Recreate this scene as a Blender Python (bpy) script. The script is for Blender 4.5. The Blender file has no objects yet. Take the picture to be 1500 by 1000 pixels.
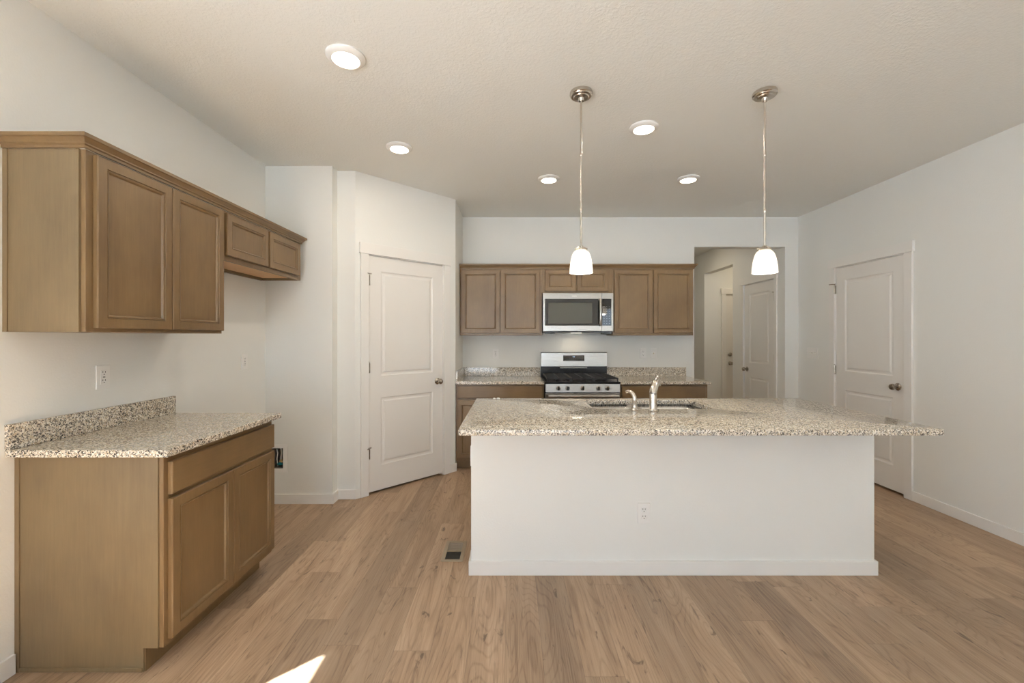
import bpy, bmesh, math, random
from mathutils import Vector, Matrix
PI = math.pi
sc = bpy.context.scene
COL = sc.collection

# ------------------------------------------------------------------ camera, exposure, daylight
cam_d = bpy.data.cameras.new('camera'); cam = bpy.data.objects.new('camera', cam_d); COL.objects.link(cam)
cam.location = (0, 0, 1.35); cam.rotation_euler = (PI/2, 0, 0)
cam_d.sensor_width = 36; cam_d.lens = 620/1500*36; cam_d.shift_y = -6/1500; cam_d.clip_start = 0.02
sc.camera = cam
sc.view_settings.view_transform = 'Standard'; sc.view_settings.look = 'None'
sc.view_settings.exposure = 0.42; sc.view_settings.gamma = 1.0
sc.view_settings.use_curve_mapping = False
sc.cycles.use_denoising = True
sc.cycles.max_bounces = 14; sc.cycles.diffuse_bounces = 8; sc.cycles.glossy_bounces = 6
sc.cycles.transparent_max_bounces = 12
sc.cycles.sample_clamp_indirect = 6.0
sc.cycles.caustics_reflective = False; sc.cycles.caustics_refractive = False

SKY = 3.0; SUN = 57.0; CAN_W = 2.8; PENDANT_W = 5.5; HALL_FILL_W = 3.2
world = bpy.data.worlds.new('world'); sc.world = world; world.use_nodes = True
wn = world.node_tree; wn.nodes.clear()
w_out = wn.nodes.new('ShaderNodeOutputWorld'); w_bg = wn.nodes.new('ShaderNodeBackground')
w_tc = wn.nodes.new('ShaderNodeTexCoord'); w_sep = wn.nodes.new('ShaderNodeSeparateXYZ')
w_rmp = wn.nodes.new('ShaderNodeValToRGB')
wn.links.new(w_tc.outputs['Generated'], w_sep.inputs[0]); wn.links.new(w_sep.outputs['Z'], w_rmp.inputs[0])
cr = w_rmp.color_ramp
cr.elements[0].position = 0.0; cr.elements[0].color = (0.72, 0.86, 1.0, 1)
cr.elements[1].position = 0.6; cr.elements[1].color = (0.45, 0.66, 1.0, 1)
wn.links.new(w_rmp.outputs[0], w_bg.inputs[0]); w_bg.inputs[1].default_value = SKY
wn.links.new(w_bg.outputs[0], w_out.inputs[0])

sun_d = bpy.data.lights.new('sun', 'SUN'); sun = bpy.data.objects.new('sun', sun_d); COL.objects.link(sun)
sun_d.energy = SUN; sun_d.angle = math.radians(0.6); sun_d.color = (0.86, 0.945, 1.0)
_el = math.atan(1.194)
_h = Vector((0.18, 0.166, 0)).normalized()
sdir = Vector((_h.x*math.cos(_el), _h.y*math.cos(_el), -math.sin(_el)))
sun.rotation_euler = sdir.to_track_quat('-Z', 'Y').to_euler(); sun.location = (-8, -6, 12)

def portal(loc, rot, sx, sy):
    d = bpy.data.lights.new('window_daylight', 'AREA'); d.shape = 'RECTANGLE'; d.size = sx; d.size_y = sy
    d.cycles.is_portal = True
    o = bpy.data.objects.new('window_daylight', d); COL.objects.link(o); o.location = loc; o.rotation_euler = rot

H = 2.743                      # ceiling height
XL, XR, YB, YF = -2.005, 3.32, 4.91, -3.8
REAR_OPEN = [(-1.95, 0.85, 0.06, 2.30), (2.62, 3.22, 0.55, 2.25)]
LEFT_OPEN = (-1.35, 0.709, 0.5, 2.15)
for x0, x1, z0, z1 in REAR_OPEN:
    portal(((x0+x1)/2, YF-0.16, (z0+z1)/2), (PI/2, 0, PI), x1-x0, z1-z0)
portal((XL-0.13, (LEFT_OPEN[0]+LEFT_OPEN[1])/2, (LEFT_OPEN[2]+LEFT_OPEN[3])/2), (PI/2, 0, PI/2), LEFT_OPEN[1]-LEFT_OPEN[0], LEFT_OPEN[3]-LEFT_OPEN[2])

# ------------------------------------------------------------------ mesh helpers
class MB:
    def __init__(s): s.bm = bmesh.new()
    def box(s, x0, x1, y0, y1, z0, z1, bev=0.0, seg=2):
        m = Matrix.Translation(((x0+x1)/2, (y0+y1)/2, (z0+z1)/2)) @ Matrix.Diagonal((abs(x1-x0), abs(y1-y0), abs(z1-z0), 1))
        r = bmesh.ops.create_cube(s.bm, size=1, matrix=m)
        if bev > 0:
            es = list({e for v in r['verts'] for e in v.link_edges})
            bmesh.ops.bevel(s.bm, geom=es, offset=bev, segments=seg, affect='EDGES', profile=0.5)
        return s
    def prism(s, pts, z0, z1):
        b = [s.bm.verts.new((x, y, z0)) for x, y in pts]; t = [s.bm.verts.new((x, y, z1)) for x, y in pts]
        n = len(pts)
        s.bm.faces.new(b[::-1]); s.bm.faces.new(t)
        for i in range(n): s.bm.faces.new((b[i], b[(i+1) % n], t[(i+1) % n], t[i]))
        return s
    def extrude_yz(s, pts, x0, x1):
        a = [s.bm.verts.new((x0, y, z)) for y, z in pts]; b = [s.bm.verts.new((x1, y, z)) for y, z in pts]
        n = len(pts)
        s.bm.faces.new(a); s.bm.faces.new(b[::-1])
        for i in range(n): s.bm.faces.new((a[(i+1) % n], a[i], b[i], b[(i+1) % n]))
        return s
    def lathe(s, prof, c=(0, 0, 0), axis='Z', seg=32, cap=True):
        rings = []
        for r, h in prof:
            ring = []
            for k in range(seg):
                a = 2*PI*k/seg; u, v = r*math.cos(a), r*math.sin(a)
                p = {'Z': (u, v, h), 'Y': (u, h, v), 'X': (h, u, v)}[axis]
                ring.append(s.bm.verts.new((p[0]+c[0], p[1]+c[1], p[2]+c[2])))
            rings.append(ring)
        for a, b in zip(rings, rings[1:]):
            for k in range(seg): s.bm.faces.new((a[k], a[(k+1) % seg], b[(k+1) % seg], b[k]))
        if cap:
            s.bm.faces.new(rings[0]); s.bm.faces.new(rings[-1])
        return s
    def tube(s, path, rad, seg=16):
        path = [Vector(p) for p in path]
        if not isinstance(rad, (list, tuple)): rad = [rad]*len(path)
        rings = []; up = None
        for i, p in enumerate(path):
            t = (path[min(i+1, len(path)-1)] - path[max(i-1, 0)]).normalized()
            if up is None: up = Vector((1, 0, 0)) if abs(t.x) < 0.9 else Vector((0, 1, 0))
            u = (up - t*up.dot(t)).normalized(); v = t.cross(u); up = u
            rings.append([s.bm.verts.new(p + (u*math.cos(2*PI*k/seg) + v*math.sin(2*PI*k/seg))*rad[i]) for k in range(seg)])
        for a, b in zip(rings, rings[1:]):
            for k in range(seg): s.bm.faces.new((a[k], a[(k+1) % seg], b[(k+1) % seg], b[k]))
        s.bm.faces.new(rings[0]); s.bm.faces.new(rings[-1])
        return s
    def loops(s, x0, x1, z0, z1, prof, back=True):
        """nested rectangles in the XZ plane: prof = [(inset, y)], last one is filled"""
        rings = []
        for i, y in prof:
            rings.append([s.bm.verts.new(p) for p in ((x0+i, y, z0+i), (x1-i, y, z0+i), (x1-i, y, z1-i), (x0+i, y, z1-i))])
        for a, b in zip(rings, rings[1:]):
            for k in range(4): s.bm.faces.new((a[k], a[(k+1) % 4], b[(k+1) % 4], b[k]))
        s.bm.faces.new(rings[-1])
        if back: s.bm.faces.new(rings[0][::-1])
        return s
    def quad(s, *p):
        s.bm.faces.new([s.bm.verts.new(q) for q in p]); return s
    def sphere(s, c, r, sc_=(1, 1, 1), seg=20):
        m = Matrix.Translation(c) @ Matrix.Diagonal((r*sc_[0], r*sc_[1], r*sc_[2], 1))
        bmesh.ops.create_uvsphere(s.bm, u_segments=seg, v_segments=seg//2, radius=1, matrix=m); return s
    def build(s, name, mat, parent=None, smooth=False, off=None):
        bm = s.bm
        if off is not None: bmesh.ops.translate(bm, verts=bm.verts, vec=-Vector(off))
        bmesh.ops.recalc_face_normals(bm, faces=bm.faces)
        me = bpy.data.meshes.new(name); bm.to_mesh(me); bm.free()
        if smooth:
            me.polygons.foreach_set('use_smooth', [True]*len(me.polygons))
            try: me.set_sharp_from_angle(angle=math.radians(38))
            except Exception: pass
        me.materials.append(mat)
        o = bpy.data.objects.new(name, me); COL.objects.link(o)
        if parent is not None: o.parent = parent
        return o

def tag(o, label, cat, group=None, kind=None):
    o['label'] = label; o['category'] = cat
    if group: o['group'] = group
    if kind: o['kind'] = kind
    return o
def thing(name, label, cat, loc=(0, 0, 0), rz=0.0, group=None, kind=None):
    o = bpy.data.objects.new(name, None); COL.objects.link(o); o.empty_display_size = 0.1
    o.location = loc; o.rotation_euler = (0, 0, rz)
    return tag(o, label, cat, group, kind)
def struct(name, mb, mat, label, cat, parent=None):
    o = mb.build(name, mat, parent); return tag(o, label, cat, None, 'structure')
def copy_tree(o, parent=None):
    c = o.copy(); COL.objects.link(c)
    if parent is not None: c.parent = parent
    for ch in list(o.children): copy_tree(ch, c)
    return c

# ------------------------------------------------------------------ materials
def new_mat(name):
    m = bpy.data.materials.new(name); m.use_nodes = True
    nt = m.node_tree; return m, nt, nt.nodes['Principled BSDF']
def N(nt, t, **kw):
    n = nt.nodes.new(t)
    for k, v in kw.items(): setattr(n, k, v)
    return n
def math_n(nt, op, a, b=None, c=None):
    n = N(nt, 'ShaderNodeMath', operation=op)
    for i, v in enumerate((a, b, c)):
        if v is None: continue
        if isinstance(v, (int, float)): n.inputs[i].default_value = v
        else: nt.links.new(v, n.inputs[i])
    return n.outputs[0]
def ramp(nt, fac, stops, interp='LINEAR'):
    r = N(nt, 'ShaderNodeValToRGB'); r.color_ramp.interpolation = interp
    els = r.color_ramp.elements
    while len(els) < len(stops): els.new(0.5)
    for e, (p, c) in zip(els, stops): e.position = p; e.color = (*c, 1)
    nt.links.new(fac, r.inputs[0]); return r.outputs[0]
def mix_c(nt, fac, a, b, mode='MIX'):
    n = N(nt, 'ShaderNodeMix', data_type='RGBA', blend_type=mode)
    for sock, v in ((n.inputs[0], fac), (n.inputs[6], a), (n.inputs[7], b)):
        if isinstance(v, (int, float)): sock.default_value = v
        elif isinstance(v, tuple): sock.default_value = (*v, 1)
        else: nt.links.new(v, sock)
    return n.outputs[2]
def vmul(nt, vec, s):
    n = N(nt, 'ShaderNodeVectorMath', operation='MULTIPLY'); nt.links.new(vec, n.inputs[0]); n.inputs[1].default_value = s
    return n.outputs[0]
def noise(nt, vec, scale, detail=3, rough=0.5, dist=0.0):
    n = N(nt, 'ShaderNodeTexNoise'); nt.links.new(vec, n.inputs['Vector'])
    n.inputs['Scale'].default_value = scale; n.inputs['Detail'].default_value = detail
    n.inputs['Roughness'].default_value = rough; n.inputs['Distortion'].default_value = dist
    return n
def bump(nt, bs, h, strength, dist):
    b = N(nt, 'ShaderNodeBump'); b.inputs['Strength'].default_value = strength; b.inputs['Distance'].default_value = dist
    nt.links.new(h, b.inputs['Height']); nt.links.new(b.outputs[0], bs.inputs['Normal'])
def position(nt): return N(nt, 'ShaderNodeNewGeometry').outputs['Position']
def objco(nt): return N(nt, 'ShaderNodeTexCoord').outputs['Object']

def simple(name, col, rough=0.5, metal=0.0, emit=None, es=0.0, spec=0.5, coat=0.0):
    m, nt, b = new_mat(name)
    b.inputs['Base Color'].default_value = (*col, 1); b.inputs['Roughness'].default_value = rough
    b.inputs['Metallic'].default_value = metal; b.inputs['Specular IOR Level'].default_value = spec
    b.inputs['Coat Weight'].default_value = coat
    n = noise(nt, objco(nt), 60, 2)
    nt.links.new(math_n(nt, 'MULTIPLY_ADD', n.outputs[0], 0.04, max(rough-0.02, 0.0)), b.inputs['Roughness'])
    if emit: b.inputs['Emission Color'].default_value = (*emit, 1); b.inputs['Emission Strength'].default_value = es
    return m

def paint(name, col, rough, sc_, strength, kd=False):
    m, nt, b = new_mat(name)
    b.inputs['Base Color'].default_value = (*col, 1); b.inputs['Roughness'].default_value = rough
    b.inputs['Specular IOR Level'].default_value = 0.3
    p = position(nt); n = noise(nt, p, sc_, 3, 0.5, 0.3)
    h = n.outputs[0]
    if kd: h = ramp(nt, h, [(0.42, (0, 0, 0)), (0.60, (1, 1, 1))])
    bump(nt, b, h, strength, 0.002)
    return m
M = {}
M['wall'] = paint('wall_paint', (0.79, 0.79, 0.76), 0.75, 130, 0.35)
M['ceil'] = paint('ceiling_paint', (0.805, 0.81, 0.78), 0.85, 80, 0.30, True)
M['trim'] = simple('trim_paint', (0.80, 0.785, 0.755), 0.38)
M['door'] = simple('door_paint', (0.79, 0.77, 0.735), 0.42)
M['plastic'] = simple('white_plastic', (0.82, 0.81, 0.785), 0.35)
M['slot'] = simple('dark_slot', (0.03, 0.03, 0.03), 0.5)
M['nickel'] = simple('brushed_nickel', (0.62, 0.57, 0.51), 0.24, 1.0)
M['dark_nickel'] = simple('satin_nickel', (0.42, 0.38, 0.33), 0.27, 1.0)
M['black'] = simple('black_enamel', (0.012, 0.012, 0.013), 0.22)
M['iron'] = simple('cast_iron', (0.02, 0.02, 0.021), 0.55)
M['black_glass'] = simple('black_glass', (0.012, 0.012, 0.013), 0.04, coat=0.5)
M['mw_glass'] = simple('smoked_mesh_glass', (0.10, 0.10, 0.085), 0.10)
M['display'] = simple('display_digits', (0.02, 0.03, 0.05), 0.3, emit=(0.5, 0.7, 1.0), es=1.2)
M['mark'] = simple('printed_mark', (0.75, 0.73, 0.68), 0.4)
M['mark_grey'] = simple('key_print', (0.32, 0.32, 0.32), 0.4)
M['dark_metal'] = simple('dark_grey_metal', (0.10, 0.10, 0.10), 0.45, 0.6)
M['vent'] = simple('tan_vent_metal', (0.36, 0.28, 0.19), 0.42)
M['vent_dark'] = simple('duct_dark', (0.045, 0.038, 0.03), 0.6)
M['vent_slat'] = simple('taupe_slat_metal', (0.30, 0.25, 0.20), 0.42)
M['box_in'] = simple('box_grey', (0.16, 0.15, 0.14), 0.6)
M['teal'] = simple('teal_plastic', (0.02, 0.28, 0.33), 0.4)
M['brass'] = simple('brass', (0.55, 0.38, 0.18), 0.35, 1.0)
M['pipe'] = simple('white_pipe', (0.75, 0.74, 0.72), 0.35)
M['lens'] = simple('lamp_lens', (0.9, 0.9, 0.88), 0.4, emit=(1.0, 0.90, 0.74), es=7.0)
M['lens_mw'] = simple('cooktop_lamp_lens', (0.9, 0.9, 0.88), 0.4, emit=(1.0, 0.86, 0.66), es=4.0)
M['ground'] = simple('outdoor_ground', (0.60, 0.60, 0.60), 0.9)

def steel():
    m, nt, b = new_mat('stainless_steel')
    b.inputs['Metallic'].default_value = 1.0
    n = noise(nt, vmul(nt, objco(nt), (6, 6, 2500)), 1.0, 2)
    nt.links.new(ramp(nt, n.outputs[0], [(0.3, (0.40, 0.38, 0.35)), (0.7, (0.44, 0.42, 0.39))]), b.inputs['Base Color'])
    nt.links.new(math_n(nt, 'MULTIPLY_ADD', n.outputs[0], 0.14, 0.22), b.inputs['Roughness'])
    b.inputs['Anisotropic'].default_value = 0.5
    return m
M['steel'] = steel()
def sink_steel():
    m, nt, b = new_mat('sink_steel'); b.inputs['Metallic'].default_value = 1.0
    b.inputs['Base Color'].default_value = (0.80, 0.78, 0.75, 1)
    n = noise(nt, vmul(nt, objco(nt), (200, 8, 8)), 1.0, 2)
    nt.links.new(math_n(nt, 'MULTIPLY_ADD', n.outputs[0], 0.05, 0.22), b.inputs['Roughness'])
    return m
M['sink'] = sink_steel()

def wood(name, dark, light, rough=0.36, horiz=False):
    m, nt, b = new_mat(name); oc = objco(nt)
    rnd = N(nt, 'ShaderNodeObjectInfo').outputs['Random']
    add = N(nt, 'ShaderNodeVectorMath', operation='ADD'); nt.links.new(oc, add.inputs[0])
    cmb = N(nt, 'ShaderNodeCombineXYZ')
    for i in range(3): nt.links.new(math_n(nt, 'MULTIPLY', rnd, 13.0+7*i), cmb.inputs[i])
    nt.links.new(cmb.outputs[0], add.inputs[1]); v = add.outputs[0]
    g = noise(nt, vmul(nt, v, (3, 60, 60) if horiz else (60, 60, 3)), 1.0, 5, 0.6, 0.5)
    blotch = noise(nt, vmul(nt, v, (4, 4, 2.5)), 1.0, 3, 0.55)
    fine = noise(nt, vmul(nt, v, (12, 200, 200) if horiz else (200, 200, 12)), 1.0, 2)
    f = math_n(nt, 'MULTIPLY_ADD', g.outputs[0], 0.24, math_n(nt, 'MULTIPLY_ADD', blotch.outputs[0], 0.66, math_n(nt, 'MULTIPLY', fine.outputs[0], 0.20)))
    nt.links.new(ramp(nt, f, [(0.33, dark), (0.78, light)]), b.inputs['Base Color'])
    b.inputs['Roughness'].default_value = rough
    bump(nt, b, g.outputs[0], 0.03, 0.001)
    return m
M['cab'] = wood('stained_maple', (0.138, 0.082, 0.036), (0.228, 0.142, 0.062))
M['cab_side'] = wood('stained_maple_veneer', (0.146, 0.100, 0.052), (0.224, 0.157, 0.081), 0.45)
M['cab_h'] = wood('stained_maple_horizontal', (0.138, 0.082, 0.036), (0.228, 0.142, 0.062), 0.36, True)
M['cab_raw'] = wood('natural_maple_ply', (0.62, 0.36, 0.16), (0.78, 0.50, 0.26), 0.5, True)

def granite():
    m, nt, b = new_mat('speckled_granite'); p = position(nt)
    w = noise(nt, p, 90, 2); add = N(nt, 'ShaderNodeVectorMath', operation='MULTIPLY_ADD')
    nt.links.new(w.outputs['Color'], add.inputs[0]); add.inputs[1].default_value = (0.010,)*3; nt.links.new(p, add.inputs[2])
    def vor(scale):
        v = N(nt, 'ShaderNodeTexVoronoi'); nt.links.new(add.outputs[0], v.inputs['Vector']); v.inputs['Scale'].default_value = scale
        s = N(nt, 'ShaderNodeSeparateColor'); nt.links.new(v.outputs['Color'], s.inputs[0]); return s
    a = vor(170); c = vor(260)
    base = ramp(nt, a.outputs[0], [(0.0, (0.64, 0.57, 0.46)), (0.30, (0.55, 0.45, 0.32)), (0.44, (0.80, 0.75, 0.66)), (0.76, (0.34, 0.31, 0.27)), (0.86, (0.64, 0.57, 0.46))], 'CONSTANT')
    clump = noise(nt, p, 45, 2)
    dk = math_n(nt, 'LESS_THAN', c.outputs[1], math_n(nt, 'MULTIPLY_ADD', clump.outputs[0], 0.95, -0.275))
    col = mix_c(nt, dk, base, (0.045, 0.04, 0.037))
    gr = math_n(nt, 'GREATER_THAN', c.outputs[2], 0.84)
    col = mix_c(nt, gr, col, (0.20, 0.175, 0.15))
    nt.links.new(col, b.inputs['Base Color'])
    b.inputs['Roughness'].default_value = 0.09; b.inputs['Specular IOR Level'].default_value = 0.5
    return m
M['granite'] = granite()

def floor_mat():
    m, nt, b = new_mat('laminate_planks'); p = position(nt)
    s = N(nt, 'ShaderNodeSeparateXYZ'); nt.links.new(p, s.inputs[0]); X, Y = s.outputs[0], s.outputs[1]
    W, L = 0.160, 1.25
    u = math_n(nt, 'DIVIDE', math_n(nt, 'ADD', X, 20.03), W); row = math_n(nt, 'FLOOR', u); fu = math_n(nt, 'FRACT', u)
    w1 = N(nt, 'ShaderNodeTexWhiteNoise', noise_dimensions='1D'); nt.links.new(row, w1.inputs['W'])
    v = math_n(nt, 'ADD', math_n(nt, 'DIVIDE', math_n(nt, 'ADD', Y, 20.0), L), math_n(nt, 'MULTIPLY', w1.outputs['Value'], 7.0))
    colm = math_n(nt, 'FLOOR', v); fv = math_n(nt, 'FRACT', v)
    cb = N(nt, 'ShaderNodeCombineXYZ'); nt.links.new(row, cb.inputs[0]); nt.links.new(colm, cb.inputs[1])
    w2 = N(nt, 'ShaderNodeTexWhiteNoise', noise_dimensions='3D'); nt.links.new(cb.outputs[0], w2.inputs['Vector'])
    rnd = w2.outputs['Value']
    def gco(sx, sy):
        c = N(nt, 'ShaderNodeCombineXYZ')
        nt.links.new(math_n(nt, 'MULTIPLY', X, sx), c.inputs[0]); nt.links.new(math_n(nt, 'MULTIPLY', Y, sy), c.inputs[1])
        nt.links.new(math_n(nt, 'MULTIPLY', rnd, 60.0), c.inputs[2]); return c.outputs[0]
    streak = noise(nt, gco(95, 3.0), 1.0, 7, 0.68, 0.8)
    broad = noise(nt, gco(9, 0.9), 1.0, 4, 0.55, 0.8)
    rings = noise(nt, gco(6.5, 0.75), 1.0, 1, 0.4, 0.3)
    ringl = math_n(nt, 'SINE', math_n(nt, 'MULTIPLY', rings.outputs[0], 190.0))
    ringm = math_n(nt, 'MULTIPLY', math_n(nt, 'POWER', math_n(nt, 'MAXIMUM', ringl, 0.0), 3.0), 0.085)
    knot = noise(nt, gco(20, 7.5), 1.0, 4, 0.55, 0.8)
    kn = ramp(nt, knot.outputs[0], [(0.650, (0, 0, 0)), (0.72, (1, 1, 1))])
    crack = noise(nt, gco(30, 3.4), 1.0, 5, 0.62, 1.0)
    ck = ramp(nt, crack.outputs[0], [(0.60, (0, 0, 0)), (0.70, (1, 1, 1))])
    f = math_n(nt, 'ADD', math_n(nt, 'MULTIPLY', streak.outputs[0], 0.50), math_n(nt, 'MULTIPLY', broad.outputs[0], 0.50))
    f = math_n(nt, 'SUBTRACT', f, ringm)
    base = ramp(nt, f, [(0.30, (0.215, 0.136, 0.082)), (0.50, (0.370, 0.255, 0.166)), (0.70, (0.485, 0.355, 0.245))])
    tone = ramp(nt, rnd, [(0.0, (0.80, 0.78, 0.76)), (0.5, (1.03, 1.0, 0.96)), (1.0, (1.20, 1.17, 1.14))])
    base = mix_c(nt, 1.0, base, tone, 'MULTIPLY')
    base = mix_c(nt, math_n(nt, 'MULTIPLY', kn, 0.75), base, (0.085, 0.05, 0.03))
    base = mix_c(nt, math_n(nt, 'MULTIPLY', ck, 0.62), base, (0.11, 0.066, 0.04))
    du = math_n(nt, 'MULTIPLY', math_n(nt, 'MINIMUM', fu, math_n(nt, 'SUBTRACT', 1.0, fu)), W)
    dv = math_n(nt, 'MULTIPLY', math_n(nt, 'MINIMUM', fv, math_n(nt, 'SUBTRACT', 1.0, fv)), L)
    gap = math_n(nt, 'LESS_THAN', math_n(nt, 'MINIMUM', du, dv), 0.0011)
    base = mix_c(nt, math_n(nt, 'MULTIPLY', gap, 0.38), base, (0.09, 0.055, 0.035))
    nt.links.new(base, b.inputs['Base Color'])
    nt.links.new(math_n(nt, 'MULTIPLY_ADD', streak.outputs[0], 0.16, 0.34), b.inputs['Roughness'])
    bump(nt, b, streak.outputs[0], 0.05, 0.001)
    return m
M['floor'] = floor_mat()

def glass_pane():
    m = bpy.data.materials.new('window_glass'); m.use_nodes = True; nt = m.node_tree; nt.nodes.clear()
    o = N(nt, 'ShaderNodeOutputMaterial'); t = N(nt, 'ShaderNodeBsdfTransparent'); g = N(nt, 'ShaderNodeBsdfGlossy')
    g.inputs['Roughness'].default_value = 0.0; mx = N(nt, 'ShaderNodeMixShader'); lw = N(nt, 'ShaderNodeLayerWeight'); lw.inputs['Blend'].default_value = 0.5
    nt.links.new(math_n(nt, 'MULTIPLY_ADD', math_n(nt, 'POWER', lw.outputs['Facing'], 5.0), 0.8, 0.04), mx.inputs[0]); nt.links.new(t.outputs[0], mx.inputs[1]); nt.links.new(g.outputs[0], mx.inputs[2])
    nt.links.new(mx.outputs[0], o.inputs[0]); return m
M['glass'] = glass_pane()
def shade_glass():
    m = bpy.data.materials.new('frosted_shade'); m.use_nodes = True; nt = m.node_tree; nt.nodes.clear()
    o = N(nt, 'ShaderNodeOutputMaterial'); t = N(nt, 'ShaderNodeBsdfTranslucent'); d = N(nt, 'ShaderNodeBsdfPrincipled')
    t.inputs[0].default_value = (0.95, 0.93, 0.90, 1); d.inputs['Base Color'].default_value = (0.9, 0.88, 0.85, 1); d.inputs['Roughness'].default_value = 0.25
    mx = N(nt, 'ShaderNodeMixShader'); mx.inputs[0].default_value = 0.5
    nt.links.new(d.outputs[0], mx.inputs[1]); nt.links.new(t.outputs[0], mx.inputs[2]); nt.links.new(mx.outputs[0], o.inputs[0]); return m
M['shade'] = shade_glass()

# ------------------------------------------------------------------ room shell
def wall_grid(mb, x0, x1, z0, z1, y0, y1, holes, axis='x', skin=0.0, back_sign=1):
    """wall slab spanning x0..x1 (or y for axis 'y'); holes (a0,a1,h0,h1[,skin]) cut right through or leaving a skin"""
    xs = sorted({x0, x1, *[h[0] for h in holes], *[h[1] for h in holes]})
    zs = sorted({z0, z1, *[h[2] for h in holes], *[h[3] for h in holes]})
    for a, b in zip(xs, xs[1:]):
        for c, d in zip(zs, zs[1:]):
            inside = [h for h in holes if h[0] <= a and b <= h[1] and h[2] <= c and d <= h[3]]
            t0, t1 = y0, y1
            if inside:
                sk = inside[0][4] if len(inside[0]) > 4 else 0
                if not sk: continue
                if back_sign > 0: t0 = y1 - sk
                else: t1 = y0 + sk
            if axis == 'x': mb.box(a, b, t0, t1, c, d)
            else: mb.box(t0, t1, a, b, c, d)
    bmesh.ops.remove_doubles(mb.bm, verts=mb.bm.verts, dist=1e-5)
    # drop interior faces shared by two cells
    seen = {}
    for f in mb.bm.faces: seen.setdefault(tuple(sorted(v.index for v in f.verts)), []).append(f)
    return mb

struct('floor', MB().box(-2.3, 5.0, -4.1, 8.9, -0.1, 0.0), M['floor'], 'brown oak plank laminate floor running away from the camera', 'floor')
struct('ceiling', MB().box(-2.3, 5.0, -4.1, 8.9, H, H+0.12), M['ceil'], 'off-white ceiling with a knock-down plaster texture', 'ceiling')
struct('wall_left', wall_grid(MB(), YF-0.15, YB+0.12, 0, H, XL-0.12, XL, [LEFT_OPEN], 'y'), M['wall'], 'off-white left wall behind the near brown cabinets', 'wall')
DR = (3.575, 4.340)            # right-hand door opening along Y
DH = 2.055
struct('wall_right', wall_grid(MB(), YF-0.15, YB, 0, H, XR, XR+0.12, [(DR[0]-0.012, DR[1]+0.012, 0, DH+0.012, 0.02)], 'y', back_sign=1), M['wall'], 'off-white right wall with a white panelled door', 'wall')
HX0, HX1 = 2.114, 3.167
struct('wall_back', wall_grid(MB(), XL, XR+0.12, 0, H, YB, YB+0.12, [(HX0, HX1, 0, 2.40)]), M['wall'], 'off-white back wall behind the range with a hallway opening', 'wall')
al = wall_grid(MB(), XL, -1.46, 0, H, 3.44, 3.66, [(-1.955, -1.857, 0.285, 0.452, 0.10)])
al.prism([(-1.46, 3.54), (-1.31, 3.54), (-1.395, 3.625), (-1.395, 3.66), (-1.46, 3.66)], 0, H)
struct('wall_alcove', al, M['wall'], 'off-white wall closing the refrigerator alcove on the left', 'wall')
S2 = math.sqrt(0.5); PA = Vector((-1.31, 3.54, 0)); PL = 1.0436
DP = (0.117, 0.890)
pw = wall_grid(MB(), 0, PL, 0, H, 0, 0.12, [(DP[0]-0.012, DP[1]+0.012, 0, DH+0.012)])
pwo = struct('wall_pantry', pw, M['wall'], 'off-white diagonal wall holding the pantry door', 'wall'); pwo.location = PA; pwo.rotation_euler = (0, 0, PI/4)
PB = (-1.31+PL*S2, 3.54+PL*S2)
struct('wall_pantry_side', MB().prism([PB, (PB[0], YB), (PB[0]-0.12, YB), (PB[0]-0.12, PB[1]+0.12), (PB[0]-0.085, PB[1]+0.085)], 0, H), M['wall'], 'narrow off-white wall between pantry corner and back counter', 'wall')
struct('wall_rear', wall_grid(MB(), XL-0.12, XR+0.12, 0, H, YF-0.15, YF, REAR_OPEN), M['wall'], 'off-white wall with tall windows behind the camera', 'wall')
struct('wall_hall_left', MB().box(1.88, 2.0, YB+0.12, 8.72, 0, H), M['wall'], 'off-white left wall of the hallway', 'wall')
struct('wall_hall_end', MB().box(2.0, HX1, 8.6, 8.72, 0, H), M['wall'], 'off-white end wall of the hallway', 'wall')
HD = (5.10, 5.765)
struct('wall_hall_right', wall_grid(MB(), YB+0.12, 8.72, 0, H, HX1, HX1+0.12, [(HD[0]-0.012, HD[1]+0.012, 0, DH+0.012, 0.02), (6.07, 6.97, 0, 2.40)], 'y'), M['wall'], 'off-white right wall of the hallway with opening to the entry', 'wall')
FD = (3.525, 4.425)
struct('wall_entry_far', wall_grid(MB(), HX1+0.12, 4.82, 0, H, 6.97, 7.09, [(FD[0]-0.012, FD[1]+0.012, 0, DH+0.012, 0.02)]), M['wall'], 'off-white entry wall holding the front door', 'wall')
struct('wall_entry_side', MB().box(4.7, 4.82, 5.83, 6.97, 0, H), M['wall'], 'off-white right wall of the entry', 'wall')
struct('wall_entry_near', MB().box(HX1+0.12, 4.7, 5.83, 5.95, 0, H), M['wall'], 'off-white near wall of the entry', 'wall')

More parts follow.
